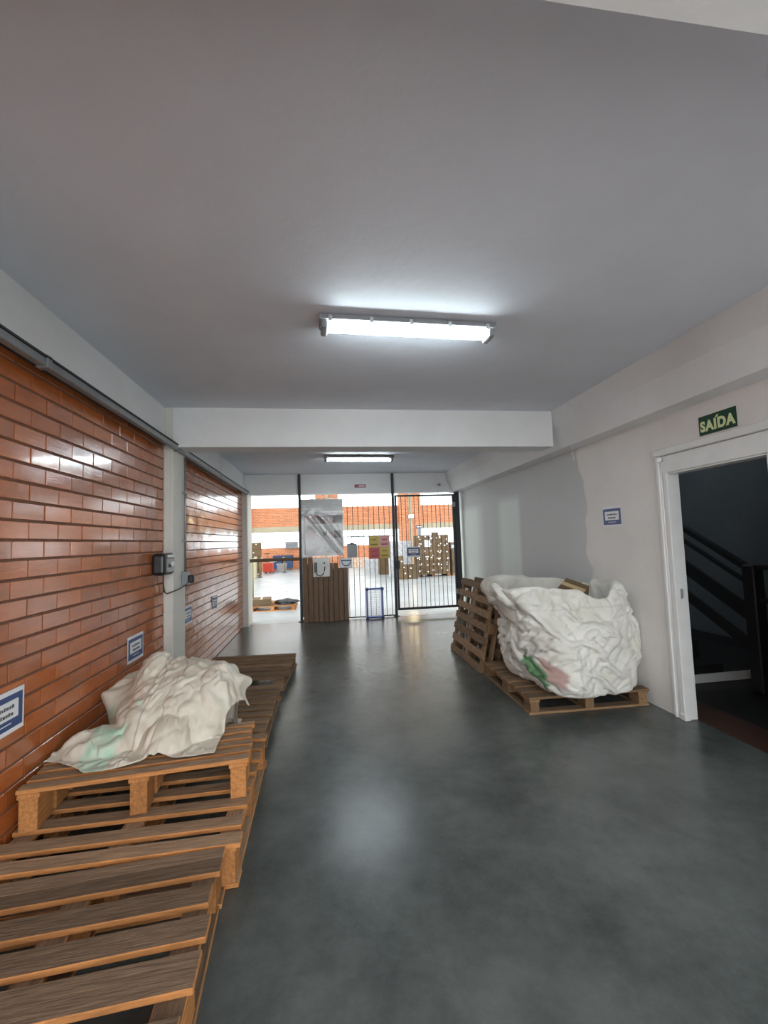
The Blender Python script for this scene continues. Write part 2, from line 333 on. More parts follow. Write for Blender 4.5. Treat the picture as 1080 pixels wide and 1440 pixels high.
box('handrail', (-0.03, -1.2, 1.15), (0.03, 0.0, 1.20), m_dark, rg, bev=0.008)
box('rail_bar', (-0.02, -1.2, 0.84), (0.02, 0.0, 0.88), m_dark, rg)
box('baluster', (-0.02, 0.95, 0.55), (0.02, 1.0, 1.72), m_dark, rg)

# ------------------------------------------------------------------ wall signs
def a4_sign(loc, rot, label, group=None, w_=0.29, h_=0.205, lines=2):
    # local: x right, z up, faces -y
    e = empty('wall_sign', loc, label, 'sign', group, rot)
    box('sheet', (-w_/2, -0.002, -h_/2), (w_/2, 0.0, h_/2), m_paper, e)
    box('navy_panel', (-w_/2+0.012, -0.0026, -h_/2+0.022), (w_/2-0.012, -0.001, h_/2-0.022), m_navy, e)
    box('white_field', (-w_/2+0.042, -0.0032, -h_/2+0.068), (w_/2-0.042, -0.0012, h_/2-0.050), m_paper, e)
    r = random.Random(label)
    for i in range(lines):
        x = -0.07+0.015*i; z = 0.022-0.034*i
        while x < 0.068-0.012*i:
            l = r.uniform(0.008, 0.02); box('printed_word', (x, -0.0038, z-0.008), (x+l, -0.0016, z+0.008+r.uniform(-.003, .002)), m_ink, e); x += l+0.004
    box('footer_line', (-w_/2+0.09, -0.0034, -h_/2+0.045), (w_/2-0.09, -0.0012, -h_/2+0.05), m_paper, e)
    return e
RL, RR = (0, 0, math.pi/2), (0, 0, -math.pi/2)
a4_sign((WL+0.003, 2.325, 0.768), RL, 'navy bordered white sheet on brick wall above the small top pallet')
a4_sign((WL+0.003, 3.775, 0.745), RL, 'navy bordered white sheet on brick wall between crumpled sack and column')
a4_sign((WL+0.003, 5.12, 0.78), RL, 'small navy and white sheet on brick wall just past the column')
a4_sign((WL+0.003, 6.3, 0.745), RL, 'white and navy sheet hanging crooked on the far brick wall').rotation_euler = (0.08, 0.05, math.pi/2)
a4_sign((WR-0.003, 3.94, 1.705), RR, 'navy bordered white sheet on plaster wall left of the doorway')
sx = empty('exit_sign', (WR-0.004, 2.715, 2.33), 'dark green exit sign reading SAÍDA above the doorway', 'exit sign', rot=RR)
box('plate', (-0.15, -0.003, -0.072), (0.15, 0.003, 0.072), m_green, sx)
text_mesh('lettering', 'SAIDA', 0.104, m_glow, sx, (0, -0.0035, -0.012), (math.pi/2, 0, 0), 0.86, 0.0052)
prism('accent', [(-0.010, 0.036), (0.006, 0.036), (0.022, 0.054), (0.002, 0.054)], -0.0045, -0.0025, m_glow, sx)
# loop of white wire hanging from the right beam
tag(tube('wire_loop', [(2.70, 4.33, 2.515), (2.69, 4.30, 2.46), (2.69, 4.26, 2.50), (2.68, 4.23, 2.40), (2.68, 4.22, 2.34), (2.67, 4.21, 2.325)], 0.005, m_white),
    'short loop of white wire dangling below the right beam', 'wire')

# ------------------------------------------------------------------ fluorescent fixtures
def lamp(loc, rz, label):
    e = empty('fluorescent_lamp', loc, label, 'ceiling lamp', 'sealed fluorescent fixtures', (0, 0, rz))
    L_ = 1.13
    prism_ = [(-0.065, 0.0), (-0.075, -0.035), (0.075, -0.035), (0.065, 0.0)]
    def ext(n, prof, x0, x1, m):
        bm = bmesh.new(); A = [bm.verts.new((x0, y, z)) for y, z in prof]; B = [bm.verts.new((x1, y, z)) for y, z in prof]; k = len(prof)
        bm.faces.new(A); bm.faces.new(B[::-1])
        for i in range(k): bm.faces.new((A[i], B[i], B[(i+1) % k], A[(i+1) % k]))
        bmesh.ops.recalc_face_normals(bm, faces=bm.faces[:]); me = bpy.data.meshes.new(n); bm.to_mesh(me); bm.free(); me.materials.append(m); return link(n, me, e)
    ext('housing', prism_, -L_/2, L_/2, m_greyplastic)
    cv = [(-0.07, -0.035)] + [(-0.066*math.cos(t), -0.04-0.05*math.sin(t)) for t in np.linspace(0, math.pi, 9)] + [(0.07, -0.035)]
    ext('clear_cover', cv, -L_/2+0.006, L_/2-0.006, m_cover)
    for s in (-1, 1):
        tube('tube', [(-L_/2+0.05, s*0.028, -0.058), (L_/2-0.05, s*0.028, -0.058)], 0.014, m_tube, e, 10)
        box('end_cap', (s*(L_/2-0.03)-0.02, -0.066, -0.085), (s*(L_/2-0.03)+0.02, 0.066, -0.03), m_greyplastic, e, bev=0.012, seg=2)
        for x in (-0.5, -0.25, 0, 0.25, 0.5): box('clip', (x-0.012, s*0.078-0.006, -0.05), (x+0.012, s*0.078+0.006, -0.015), m_alu, e, bev=0.003)
    box('mounting_bracket', (-0.03, -0.05, -0.001), (0.03, 0.05, 0.012), m_dark, e)
    return e
lamp((0.565, 2.585, ZC-0.01), math.radians(1.5), 'lit fluorescent fixture on the ceiling in front of the cross beam')
lamp((0.59, 6.85, ZC-0.01), math.radians(2), 'lit fluorescent fixture on the ceiling beyond the cross beam')

# ------------------------------------------------------------------ pallets
def pallet(loc, rz, W, L, H, slats, label, mt, ms, group, rot=None, th=0.022, bottom=True):
    """slats: (y centre, width) along local Y; boards run along local X; origin at bottom centre"""
    e = empty('wooden_pallet', loc, label, 'pallet', group, rot or (0, 0, rz))
    for y, wd in slats:
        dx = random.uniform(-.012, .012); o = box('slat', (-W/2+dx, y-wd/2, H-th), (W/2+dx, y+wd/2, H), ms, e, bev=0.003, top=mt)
        o.rotation_euler = (0, random.uniform(-.001, .001), random.uniform(-.006, .006))
    xs = (-W/2+0.055, 0.0, W/2-0.055); zb = 0.02 if bottom else 0.0
    def along_y(n, x, w2, y0, y1, z0, z1):
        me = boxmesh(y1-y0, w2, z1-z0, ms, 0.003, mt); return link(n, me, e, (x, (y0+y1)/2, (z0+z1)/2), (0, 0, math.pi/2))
    for x in xs:
        along_y('stringer_board', x, 0.095, -L/2, L/2, H-2*th, H-th)
        for y in (-L/2+0.07, 0.0, L/2-0.07): along_y('block', x, 0.08, y-0.068, y+0.068, zb, H-2*th)
        if bottom: along_y('bottom_board', x, 0.095, -L/2+0.096, L/2-0.096, 0.0, zb)
    if bottom:
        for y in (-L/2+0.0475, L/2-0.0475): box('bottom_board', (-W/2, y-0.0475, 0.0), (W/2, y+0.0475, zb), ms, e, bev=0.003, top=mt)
    return e
def even(L, n, wd, first=None):
    p = (L-wd)/(n-1); return [(-L/2+wd/2+i*p, (wd if not first or 0 < i < n-1 else first)) for i in range(n)]
GL = 'pallets lying along the brick wall'
# near pallet: board front edges near 1.95, 1.79, 1.64, 1.48
ys = [(2.04, .08), (1.985, .10), (1.825, .10), (1.675, .10), (1.52, .13), (1.335, .10), (1.18, .10), (1.04, .10)]
AC = 1.51
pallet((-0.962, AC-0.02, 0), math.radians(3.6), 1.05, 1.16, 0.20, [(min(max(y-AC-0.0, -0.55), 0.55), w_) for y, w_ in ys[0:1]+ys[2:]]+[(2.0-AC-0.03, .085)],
       'grey-brown pallet nearest the entrance with wide boards and nothing on it', m_woodtop2, m_woodside, GL)
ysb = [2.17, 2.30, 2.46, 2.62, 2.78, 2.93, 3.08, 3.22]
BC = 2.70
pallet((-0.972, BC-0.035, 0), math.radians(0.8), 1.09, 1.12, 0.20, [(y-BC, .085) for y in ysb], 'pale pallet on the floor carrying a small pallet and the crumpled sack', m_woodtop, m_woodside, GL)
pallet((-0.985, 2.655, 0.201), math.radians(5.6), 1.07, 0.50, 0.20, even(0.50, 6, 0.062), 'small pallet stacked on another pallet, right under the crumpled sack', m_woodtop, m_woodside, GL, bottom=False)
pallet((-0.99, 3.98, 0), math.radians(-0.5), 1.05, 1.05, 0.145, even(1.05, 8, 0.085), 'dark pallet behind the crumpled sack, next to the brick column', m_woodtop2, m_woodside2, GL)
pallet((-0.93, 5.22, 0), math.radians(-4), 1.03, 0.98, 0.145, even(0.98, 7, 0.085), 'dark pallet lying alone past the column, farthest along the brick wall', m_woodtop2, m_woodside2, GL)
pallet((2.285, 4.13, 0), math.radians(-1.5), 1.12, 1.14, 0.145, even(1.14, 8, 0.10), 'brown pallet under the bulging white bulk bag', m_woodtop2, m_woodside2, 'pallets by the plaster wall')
# leaning pallets: deck faces the room (-X), leaning towards the wall
for i, lab in enumerate(('pallet standing on edge at the front of the leaning row', 'second pallet standing on edge, behind the front one of the leaning row',
                         'third pallet standing on edge in the leaning row by the plaster wall', 'last pallet standing on edge in the leaning row, against the plaster wall')):
    lean = math.radians((12, 12.5, 11.5, 12.0)[i]); H = 0.13
    e = empty('leaning_pallet', (1.73+0.195*i, 5.33+(0, 0.03, -0.05, 0.02)[i], 0), 'brown '+lab, 'pallet', 'pallets leaning in a row')
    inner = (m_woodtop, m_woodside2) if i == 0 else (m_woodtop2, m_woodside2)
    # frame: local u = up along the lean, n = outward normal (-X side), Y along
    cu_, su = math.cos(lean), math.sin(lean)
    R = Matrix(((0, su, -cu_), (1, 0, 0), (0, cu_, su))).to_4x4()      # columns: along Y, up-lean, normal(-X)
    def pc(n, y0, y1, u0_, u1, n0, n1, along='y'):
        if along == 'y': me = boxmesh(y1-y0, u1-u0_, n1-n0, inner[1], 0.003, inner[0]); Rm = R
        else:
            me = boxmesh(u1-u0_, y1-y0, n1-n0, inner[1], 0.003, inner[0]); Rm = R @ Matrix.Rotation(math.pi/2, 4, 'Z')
        o = link(n, me, e); o.matrix_local = Matrix.Translation(R @ Vector(((y0+y1)/2, (u0_+u1)/2, (n0+n1)/2))) @ Rm
    UL, YL = 1.0, 1.14
    for k in range(7):
        u = k*(UL-0.085)/6; pc('slat', -YL/2, YL/2, u, u+0.085, 0.0, 0.02)
    for y in (-YL/2+0.005, -0.05, YL/2-0.105):
        pc('stringer_board', y, y+0.10, 0.0, UL, -0.02, 0.0, 'u')
        for u in (0.0, 0.44, 0.87): pc('block', y, y+0.09, u, u+0.13, -0.095, -0.02, 'u')
        pc('bottom_board', y, y+0.09, 0.0, UL, -0.115, -0.095, 'u')

# ------------------------------------------------------------------ cloth solver for the sacks
def smooth_noise(n, m, k, wrap=False):
    a = rng.standard_normal((n, m))
    for _ in range(k):
        a = (a + np.roll(a, 1, 0) + np.roll(a, -1, 0) + np.roll(a, 1, 1) + np.roll(a, -1, 1))/5
    return a/(a.std()+1e-9)
def pbd(P, scale, collide, steps, iters, wrap=False, pin=None, dt=0.012, g=9.8, damp=0.97, bend=0.25):
    """grid cloth; wrap joins the second axis; rest lengths = initial lengths x scale"""
    def sl(A, di, dj):
        n, m = A.shape[:2]
        if wrap:
            B = np.roll(A, -dj, 1); return A[:n-di], B[di:]
        if dj >= 0: return A[:n-di, :m-dj], A[di:, dj:]
        return A[:n-di, -dj:], A[di:, :m+dj]
    cons = []
    for di, dj, st in ((0, 1, 1.0), (1, 0, 1.0), (1, 1, .6), (1, -1, .6), (0, 3, bend), (3, 0, bend)):
        a, b = sl(P, di, dj); r = np.linalg.norm(a-b, axis=2)
        s = scale if np.isscalar(scale) else sl(scale, di, dj)[0]
        cons.append((di, dj, st, r*s))
    V = np.zeros_like(P)
    for stp in range(steps):
        V *= damp; V[..., 2] -= g*dt; Q = P + V*dt
        for it in range(iters):
            D = np.zeros_like(Q); W = np.zeros(Q.shape[:2])
            for di, dj, st, r in cons:
                a, b = sl(Q, di, dj); d_ = b-a; l = np.linalg.norm(d_, axis=2)+1e-9
                c = (d_*(st*0.5*(l-r)/l)[..., None])
                n, m = Q.shape[:2]
                if wrap:
                    D[:n-di] += c; D[di:] -= np.roll(c, dj, 1) if dj else c
                elif dj >= 0:
                    D[:n-di, :m-dj] += c; D[di:, dj:] -= c
                else:
                    D[:n-di, -dj:] += c; D[di:, :m+dj] -= c
            Q = Q + D*0.30
            Q = collide(Q)
            if pin is not None: Q[pin[0]] = pin[1]
        V = (Q-P)/dt; sp = np.linalg.norm(V, axis=2, keepdims=True); V *= np.minimum(1, 2.0/(sp+1e-9)); P = Q
    return P
def grid_object(name, P, m, wrap, col, parent=None, thick=0.004):
    n, k = P.shape[:2]; V = P.reshape(-1, 3); F = []
    for i in range(n-1):
        for j in range(k if wrap else k-1):
            F.append((i*k+j, i*k+(j+1) % k, (i+1)*k+(j+1) % k, (i+1)*k+j))
    me = bpy.data.meshes.new(name); me.from_pydata(V.tolist(), [], F); me.update()
    at = me.color_attributes.new('print', 'FLOAT_COLOR', 'POINT'); at.data.foreach_set('color', np.ascontiguousarray(col.reshape(-1, 4), dtype=np.float32).ravel())
    for p in me.polygons: p.use_smooth = True
    me.materials.append(m); o = link(name, me, parent)
    s = o.modifiers.new('hem', 'SOLIDIFY'); s.thickness = thick; s.offset = 0
    b = o.modifiers.new('smooth', 'SUBSURF'); b.levels = 1; b.render_levels = 1
    return o
def sack_mat(name, base, dirt):
    m = mat(name, base, 0.62, var=0.15, vscale=4, bump=0.15, bscale=160, col2=dirt, spec=0.4)
    N = m.node_tree.nodes; L = m.node_tree.links; b = N['Principled BSDF']; src = b.inputs['Base Color'].links[0].from_socket
    a = N.new('ShaderNodeVertexColor'); a.layer_name = 'print'; mx = N.new('ShaderNodeMix'); mx.data_type = 'RGBA'
    L.new(a.outputs['Alpha'], mx.inputs['Factor']); L.new(src, mx.inputs['A']); L.new(a.outputs['Color'], mx.inputs['B']); L.new(mx.outputs['Result'], b.inputs['Base Color'])
    return m
m_sackL = sack_mat('cream_woven_sack', (0.70, 0.65, 0.55), (0.58, 0.51, 0.41))
m_sackR = sack_mat('white_woven_sack', (0.80, 0.79, 0.74), (0.68, 0.66, 0.58))
def sstep(a, b, x): t = np.clip((x-a)/(b-a), 0, 1); return t*t*(3-2*t)

def folds(S_, T_, cnt, lmin, lmax, wmin, wmax, amp, seed, ang=None, period=None, box_=None):
    """sum of many tapered crease lines in a 2D cloth domain (metres)"""
    r = np.random.default_rng(seed); H = np.zeros_like(S_); x0, x1, y0, y1 = box_ or (S_.min(), S_.max(), T_.min(), T_.max())
    for _ in range(cnt):
        cx, cy = r.uniform(x0, x1), r.uniform(y0, y1); a = r.uniform(0, np.pi) if ang is None else r.normal(*ang[r.integers(len(ang))])
        l = r.uniform(lmin, lmax); w_ = r.uniform(wmin, wmax); k = r.choice((-1, 1), p=(.4, .6))*r.uniform(.4, 1)*amp
        dx = S_-cx
        if period: dx = np.mod(dx+period/2, period)-period/2
        dy = T_-cy; p = dx*np.cos(a)+dy*np.sin(a); q = -dx*np.sin(a)+dy*np.cos(a)+0.12*np.sin(p*r.uniform(3, 8)+r.uniform(0, 6))*l
        q = np.where(q > 0, q*r.uniform(.5, 1), q*r.uniform(.8, 1.6)); ta = np.clip(1-(p/(l/2))**2, 0, 1)
        H += k*ta*np.exp(-np.abs(q)/w_)*(w_/wmax)**0.5
    return H
def normals(P, wrap):
    du = np.roll(P, -1, 1)-np.roll(P, 1, 1) if wrap else np.gradient(P, axis=1); dv = np.gradient(P, axis=0)
    N_ = np.cross(du, dv); return N_/(np.linalg.norm(N_, axis=2, keepdims=True)+1e-9)
# --- crumpled sack over the left pallets
def Hleft(x, y):
    base = np.where((y > 2.36) & (y < 2.92) & (x < -0.44), 0.407, np.where((y < 3.22) & (x < -0.42), 0.205, np.where(x < -0.46, 0.15, 0.005)))
    def mound(cx, cy, ax, ay0, ay1, top, p, pw):
        d_ = np.abs((x-cx)/ax)**p+np.abs((y-cy)/np.where(y < cy, ay0, ay1))**2; return np.where(d_ < 1, 0.40+(top-0.40)*np.clip(1-d_, 0, 1)**pw, 0)
    return np.maximum.reduce([base, mound(-0.95, 3.18, 0.40, 0.55, 0.30, 0.755, 3.0, .8), mound(-1.15, 3.18, 0.18, 0.30, 0.25, 0.80, 2, .7), mound(-0.74, 3.10, 0.20, 0.36, 0.3, 0.74, 2, .55),
                              mound(-0.58, 2.93, 0.10, 0.16, 0.15, 0.54, 2, .5), mound(-1.28, 2.74, 0.22, 0.17, 0.2, 0.50, 2, .8), mound(-0.92, 2.74, 0.16, 0.20, 0.3, 0.55, 2, .7)])
n = 128
u, v = np.meshgrid(np.linspace(0, 1, n), np.linspace(0, 1, n))       # u: X, v: Y
wob = 0.03*smooth_noise(n, n, 70)
near = 2.475+0.055*np.sin(u*9.5+1.2)+0.10*(1-u)**3+0.10*sstep(.75, 1, u); far = 3.60-0.05*np.sin(u*5)
left = -1.515+0.05*v; right = -0.62+0.12*np.exp(-((v-0.45)/0.14)**2)-0.06*v
X0 = left+(right-left)*u+wob*0.2; Y0 = near+(far-near)*v+wob*0.4
P0 = np.stack([X0, Y0, Hleft(X0, Y0)+0.015], 2)
PREV = [P0]
def colL(Q):
    h_ = Hleft(Q[..., 0], Q[..., 1])+0.006; below = Q[..., 2] < h_
    Q[..., 2] = np.where(below, np.minimum(h_, Q[..., 2]+0.05), Q[..., 2])
    Q[..., :2] = np.where(below[..., None], 0.15*Q[..., :2]+0.85*P0[..., :2], Q[..., :2])
    Q[..., 0] = np.clip(Q[..., 0], WL+0.012, -0.44); Q[..., 1] = np.maximum(Q[..., 1], 2.38); return Q
P1 = P0.copy(); P1[..., 2] += 0.02+0.006*smooth_noise(n, n, 5)+np.abs(folds(X0, Y0, 16, .4, .9, .05, .10, .07, 5))
PL = pbd(P1, 1.10+0.05*smooth_noise(n, n, 20), colL, 34, 9, dt=0.010, damp=0.9, bend=0.35)
for _ in range(3): PL[1:-1, 1:-1] = 0.5*PL[1:-1, 1:-1]+0.125*(PL[2:, 1:-1]+PL[:-2, 1:-1]+PL[1:-1, 2:]+PL[1:-1, :-2])
fl_ = folds(X0, Y0, 34, .25, .8, .015, .045, .016, 3, ang=((1.9, .4), (1.1, .3), (0.2, .3)))+folds(X0, Y0, 60, .08, .25, .008, .016, .005, 9)
PL = PL+normals(PL, False)*fl_[..., None]
PL[..., 0] = np.maximum(PL[..., 0], WL+0.01); PL[..., 1] = np.maximum(PL[..., 1], 2.37)
PL[..., 2] = np.maximum(PL[..., 2], np.where(PL[..., 1] < 2.92, 0.410, np.where(PL[..., 1] < 3.23, 0.21, 0.155)))
col = np.zeros((n, n, 4)); nz = 0.03*smooth_noise(n, n, 4)
g1 = sstep(.012, .0, np.abs(u-0.31)-0.085+nz*0.5)*sstep(.02, 0, np.abs(v-0.14)-0.135+nz)
g2 = sstep(.012, .0, np.abs(u-0.12)-0.085+nz*0.5)*sstep(.02, 0, np.abs(v-0.33)-0.16+nz)
col[..., :3] = np.array([0.36, 0.60, 0.45]); col[..., 3] = np.clip(np.maximum(g1*0.8, g2*0.75), 0, 1)*(0.75+0.25*np.clip(smooth_noise(n, n, 3), -1, 1))
pk = np.exp(-((u-0.36)/0.05)**2-((v-0.40)/0.08)**2)*0.45; col[..., :3] = np.where((pk > col[..., 3])[..., None], np.array([0.50, 0.33, 0.25]), col[..., :3]); col[..., 3] = np.maximum(col[..., 3], pk)
for us in (0.47, 0.60):
    ln = (np.abs(u-us) < 0.0052)*(v < 0.75)
    col[..., :3] = np.where(ln[..., None] > 0, np.array([0.17, 0.16, 0.14]), col[..., :3]); col[..., 3] = np.maximum(col[..., 3], ln*0.65)
sl_ = empty('crumpled_sack', (-1.0, 3.0, 0.40), 'crumpled empty cream bulk sack with faded green print lying over pallets', 'sack')
o = grid_object('sack_cloth', PL, m_sackL, False, col, sl_); o.location = -sl_.location

# --- bulging bulk bag on the right pallet
ROWS_O, ROWS_I, NT = 112, 18, 260
th = np.linspace(0, 2*np.pi, NT, endpoint=False)
CX, CY = 2.30, 4.03
def sup(t, ax0, ax1, ay0, ay1, p=2.9):
    c_, s_ = np.cos(t), np.sin(t); a = np.where(c_ > 0, ax1, ax0); b = np.where(s_ > 0, ay1, ay0)
    return 1/((np.abs(c_)/a)**p+(np.abs(s_)/b)**p)**(1/p)
zk = np.array([0.13, 0.17, 0.24, 0.34, 0.50, 0.70, 0.85, 0.95, 1.03, 1.12])
axl = np.array([.33, .38, .44, .50, .52, .50, .52, .60, .67, .66]); axr = np.array([.44, .50, .52, .53, .555, .555, .53, .50, .48, .48])
ayf = np.array([.50, .55, .585, .59, .575, .54, .49, .44, .40, .38]); ayb = np.array([.40, .46, .52, .55, .56, .56, .55, .54, .54, .54])
def Rbag(t, z):
    a0, a1 = np.interp(z, zk, axl), np.interp(z, zk, axr); b0, b1 = np.interp(z, zk, ayf), np.interp(z, zk, ayb)
    bul = 0.022*np.sin(3*t+4*z)+0.015*np.sin(5*t-7*z+1)
    return sup(t, a0, a1, b0, b1)+bul
zr = np.linspace(0, 1, ROWS_O)[:, None]
def lobe(c_, w_): return np.exp(-((np.mod(th-c_+np.pi, 2*np.pi)-np.pi)/w_)**2)
rim = 1.055+0.045*np.cos(th-2.6)+0.015*lobe(4.05, .4)-0.065*lobe(5.0, .30)+0.055*lobe(5.66, .34)-0.03*lobe(3.55, .2)+0.010*np.sin(7*th)
Zg = 0.15+(rim[None]-0.15)*zr; Tg = np.broadcast_to(th[None], Zg.shape)
Rg = Rbag(Tg, Zg)
outer = np.stack([CX+Rg*np.cos(Tg), CY+Rg*np.sin(Tg), Zg], 2)
ki = np.linspace(0, 1, ROWS_I+1)[1:, None]
Ri = Rbag(th, rim)[None]*(1-0.035-0.12*ki)+0.012*np.sin(5*th+3*ki); Zi = rim[None]+0.014*np.sin(np.pi*np.clip(ki*3, 0, 1))-0.32*ki
inner_ = np.stack([CX+Ri*np.cos(th)[None], CY+Ri*np.sin(th)[None], Zi], 2)
P0 = np.concatenate([outer, inner_], 0)
isout = np.zeros(P0.shape[:2], bool); isout[:ROWS_O-3] = True
def colR(Q):
    dx, dy = Q[..., 0]-CX, Q[..., 1]-CY; t = np.arctan2(dy, dx); r = np.hypot(dx, dy)+1e-9; R_ = Rbag(np.mod(t, 2*np.pi), np.clip(Q[..., 2], 0.13, 1.2))
    f = np.where(isout & (r < R_), R_/r, 1.0)
    f = np.where(isout & (r > R_+0.05), (R_+0.05)/r, f)
    Q[..., 0] = np.minimum(CX+dx*f, WR-0.012); Q[..., 1] = CY+dy*f; Q[..., 2] = np.maximum(Q[..., 2], 0.152); return Q
pinm = np.zeros(P0.shape[:2], bool); pinm[0] = True; pinm[ROWS_O-1:] = True
sc = 1.08+0.035*smooth_noise(P0.shape[0], NT, 14)
SS = np.broadcast_to(th[None]*0.54, P0.shape[:2]).copy(); TTz = np.concatenate([Zg, rim[None]+0.32*ki+0*Zi], 0); PER = 2*np.pi*0.54
P1 = P0.copy(); f0 = folds(SS, TTz, 60, .3, 1.1, .02, .05, .04, 21, ang=((0.15, .2), (-0.5, .25), (2.7, .2)), period=PER)
rad = np.stack([np.cos(TTz*0+th[None]), np.sin(TTz*0+th[None]), 0*TTz], 2); P1[:ROWS_O-2] += (rad*np.abs(f0)[..., None])[:ROWS_O-2]
PR = pbd(P1, sc, colR, 26, 7, wrap=True, pin=(pinm, P0[pinm].copy()), dt=0.010, damp=0.86, bend=0.4, g=2.0)
f1 = (folds(SS, TTz, 70, .25, .9, .02, .045, .030, 31, ang=((0.1, .25), (0.55, .25), (2.6, .25)), period=PER)+folds(SS, TTz, 150, .1, .45, .010, .022, .014, 32, period=PER)
      + folds(SS, TTz, 260, .04, .16, .006, .012, .006, 33, period=PER))
f1 += folds(SS, TTz, 46, .25, .8, .018, .04, .026, 41, ang=((0.25, .2), (2.75, .25), (0.0, .12)), period=PER, box_=(0, PER, .55, 1.05))+folds(SS, TTz, 110, .06, .25, .008, .016, .009, 42, period=PER, box_=(0, PER, .5, 1.1))
amp = np.concatenate([sstep(0, .12, zr)*(1-0.35*sstep(.93, 1, zr)), 0.5+0*ki], 0)
NN = normals(PR, True); NN *= np.sign((NN*rad).sum(2).mean()+1e-9)
PR = PR+NN*((1.3+0.7*sstep(.6, .9, TTz))*f1*amp)[..., None]; PR[..., 0] = np.minimum(PR[..., 0], WR-0.008); PR[..., 2] = np.maximum(PR[..., 2], 0.148)
col = np.zeros((*P0.shape[:2], 4)); TT = np.broadcast_to(th[None], P0.shape[:2]); ZZ = P0[..., 2]
def band(t, c_, w_): return np.abs(np.mod(t-c_+np.pi, 2*np.pi)-np.pi)/w_
nzz = smooth_noise(*P0.shape[:2], 3)
def paint(mask, c_):
    col[..., :3] = np.where((mask > col[..., 3])[..., None], np.array(c_), col[..., :3]); col[..., 3] = np.maximum(col[..., 3], mask)
out = isout.astype(float)
paint(out*sstep(1.15, .85, band(TT, 3.80, .20)+0.12*nzz)*sstep(0.11, 0.08, np.abs(ZZ-0.37+0.35*(TT-3.80)))*0.9, (0.08, 0.24, 0.09))
paint(out*sstep(1.15, .85, band(TT, 4.08, .17)+0.10*nzz)*sstep(0.09, 0.05, np.abs(ZZ-0.39+0.35*(TT-4.08)))*0.75, (0.36, 0.16, 0.14))
paint(out*sstep(1.2, .8, band(TT, 3.80, .28)+0.2*nzz)*sstep(0.12, 0.04, np.abs(ZZ-0.60))*0.30, (0.30, 0.27, 0.24))
paint(out*sstep(1.2, .8, band(TT, 3.85, .14)+0.1*nzz)*sstep(0.02, 0.012, np.abs(ZZ-0.56))*(np.sin(TT*90) > 0)*0.6, (0.16, 0.16, 0.15))
for tc_ in (4.42, 4.56): paint(out*(band(TT, tc_, 1) < 0.013)*(ZZ < 0.60)*0.35, (0.35, 0.34, 0.30))
paint(out*(np.abs(ZZ-0.90) < 0.005)*0.3, (0.55, 0.50, 0.38))
br = empty('bulk_bag', (CX, CY, 0.145), 'bulging white woven bulk bag with open rolled top standing on a pallet', 'sack')
o = grid_object('bag_cloth', PR, m_sackR, True, col, br); o.location = -br.location
me = bpy.data.meshes.new('base_panel'); me.from_pydata([tuple(p) for p in PR[0]]+[(CX, CY, 0.15)], [], [(j, (j+1) % NT, NT) for j in range(NT)]); me.materials.append(m_sackR)
o = link('base_panel', me, br); o.location = -br.location
ring = PR[-1]; V_ = []; F_ = []
for k in range(8):
    f = 1-k/8; V_ += [(CX+(p[0]-CX)*f, CY+(p[1]-CY)*f, p[2]*f+0.74*(1-f)) for j, p in enumerate(ring)]
for k in range(7):
    for j in range(NT): F_.append((k*NT+j, k*NT+(j+1) % NT, (k+1)*NT+(j+1) % NT, (k+1)*NT+j))
F_.append(tuple(7*NT+j for j in range(NT)))
me = bpy.data.meshes.new('inner_liner'); me.from_pydata(V_, [], F_); me.materials.append(m_sackR)
for p in me.polygons: p.use_smooth = True
o = link('inner_liner', me, br); o.location = -br.location
def carton(loc, dims, rz, label, group=None, rot=None, nlab=0, m=None, tape=True):
    e = empty('cardboard_box', loc, label, 'box', group, rot or (0, 0, rz)); a, b, c_ = dims
    link('carton_body', boxmesh(a, b, c_, m or m_card, 0.004), e, (0, 0, c_/2))
    if tape: link('tape_strip', boxmesh(0.05, b+0.002, 0.002, m_tape), e, (0, 0, c_)); 
    for i in range(nlab):
        x = random.uniform(-a/2+0.05, a/2-0.05); z = random.uniform(0.05, c_-0.05)
        link('white_label', boxmesh(0.056, 0.002, 0.05, m_paper), e, (x, -b/2-0.001, z))
    return e
carton((2.38, 3.93, 0.84), (0.19, 0.22, 0.24), 0, 'small brown carton poking out of the open bulk bag', rot=(0.35, -0.45, 0.5))

# ------------------------------------------------------------------ gate across the end
GY = Y2-0.03
def gpost(x, label):
    e = empty('gate_post', (x, GY, 0), label, 'post', 'floor to ceiling gate posts'); box('pole', (-0.026, -0.026, 0), (0.026, 0.026, ZC), m_dark, e, bev=0.004)
    box('foot_plate', (-0.06, -0.05, 0), (0.06, 0.05, 0.012), m_dark, e); return e
gpost(-0.47, 'dark steel post from floor to ceiling beside the wrapped notice board')
gpost(1.42, 'dark steel post from floor to ceiling between barred panel and framed gate')
barme = {}
def bar(parent, x, z0, z1, r=0.006, y=0.0):
    k = (round(z1-z0, 3), r)
    if k not in barme:
        t = tube('t', [(0, 0, 0), (0, 0, z1-z0)], r, m_dark, None, 6); barme[k] = t.data; bpy.data.objects.remove(t)
    return link('bar', barme[k], parent, (x, y, z0))
fp = empty('barred_panel', (0.475, GY, 0), 'fixed panel of thin vertical steel bars between the two posts', 'gate')
for i in range(17): bar(fp, -0.86+i*0.1075, 0.02, 2.30)
for z in (0.03, 1.64): box('cross_rail', (-0.92, -0.008, z-0.010), (0.92, 0.008, z+0.010), m_dark, fp)
gl = empty('gate_leaf', (2.08, GY, 0), 'closed dark framed gate leaf with vertical bars by the plaster wall', 'gate')
box('frame_post', (-0.625, -0.02, 0.12), (-0.585, 0.02, 2.47), m_dark, gl, bev=0.003)
box('frame_post', (0.60, -0.02, 0.12), (0.64, 0.02, 2.47), m_dark, gl, bev=0.003)
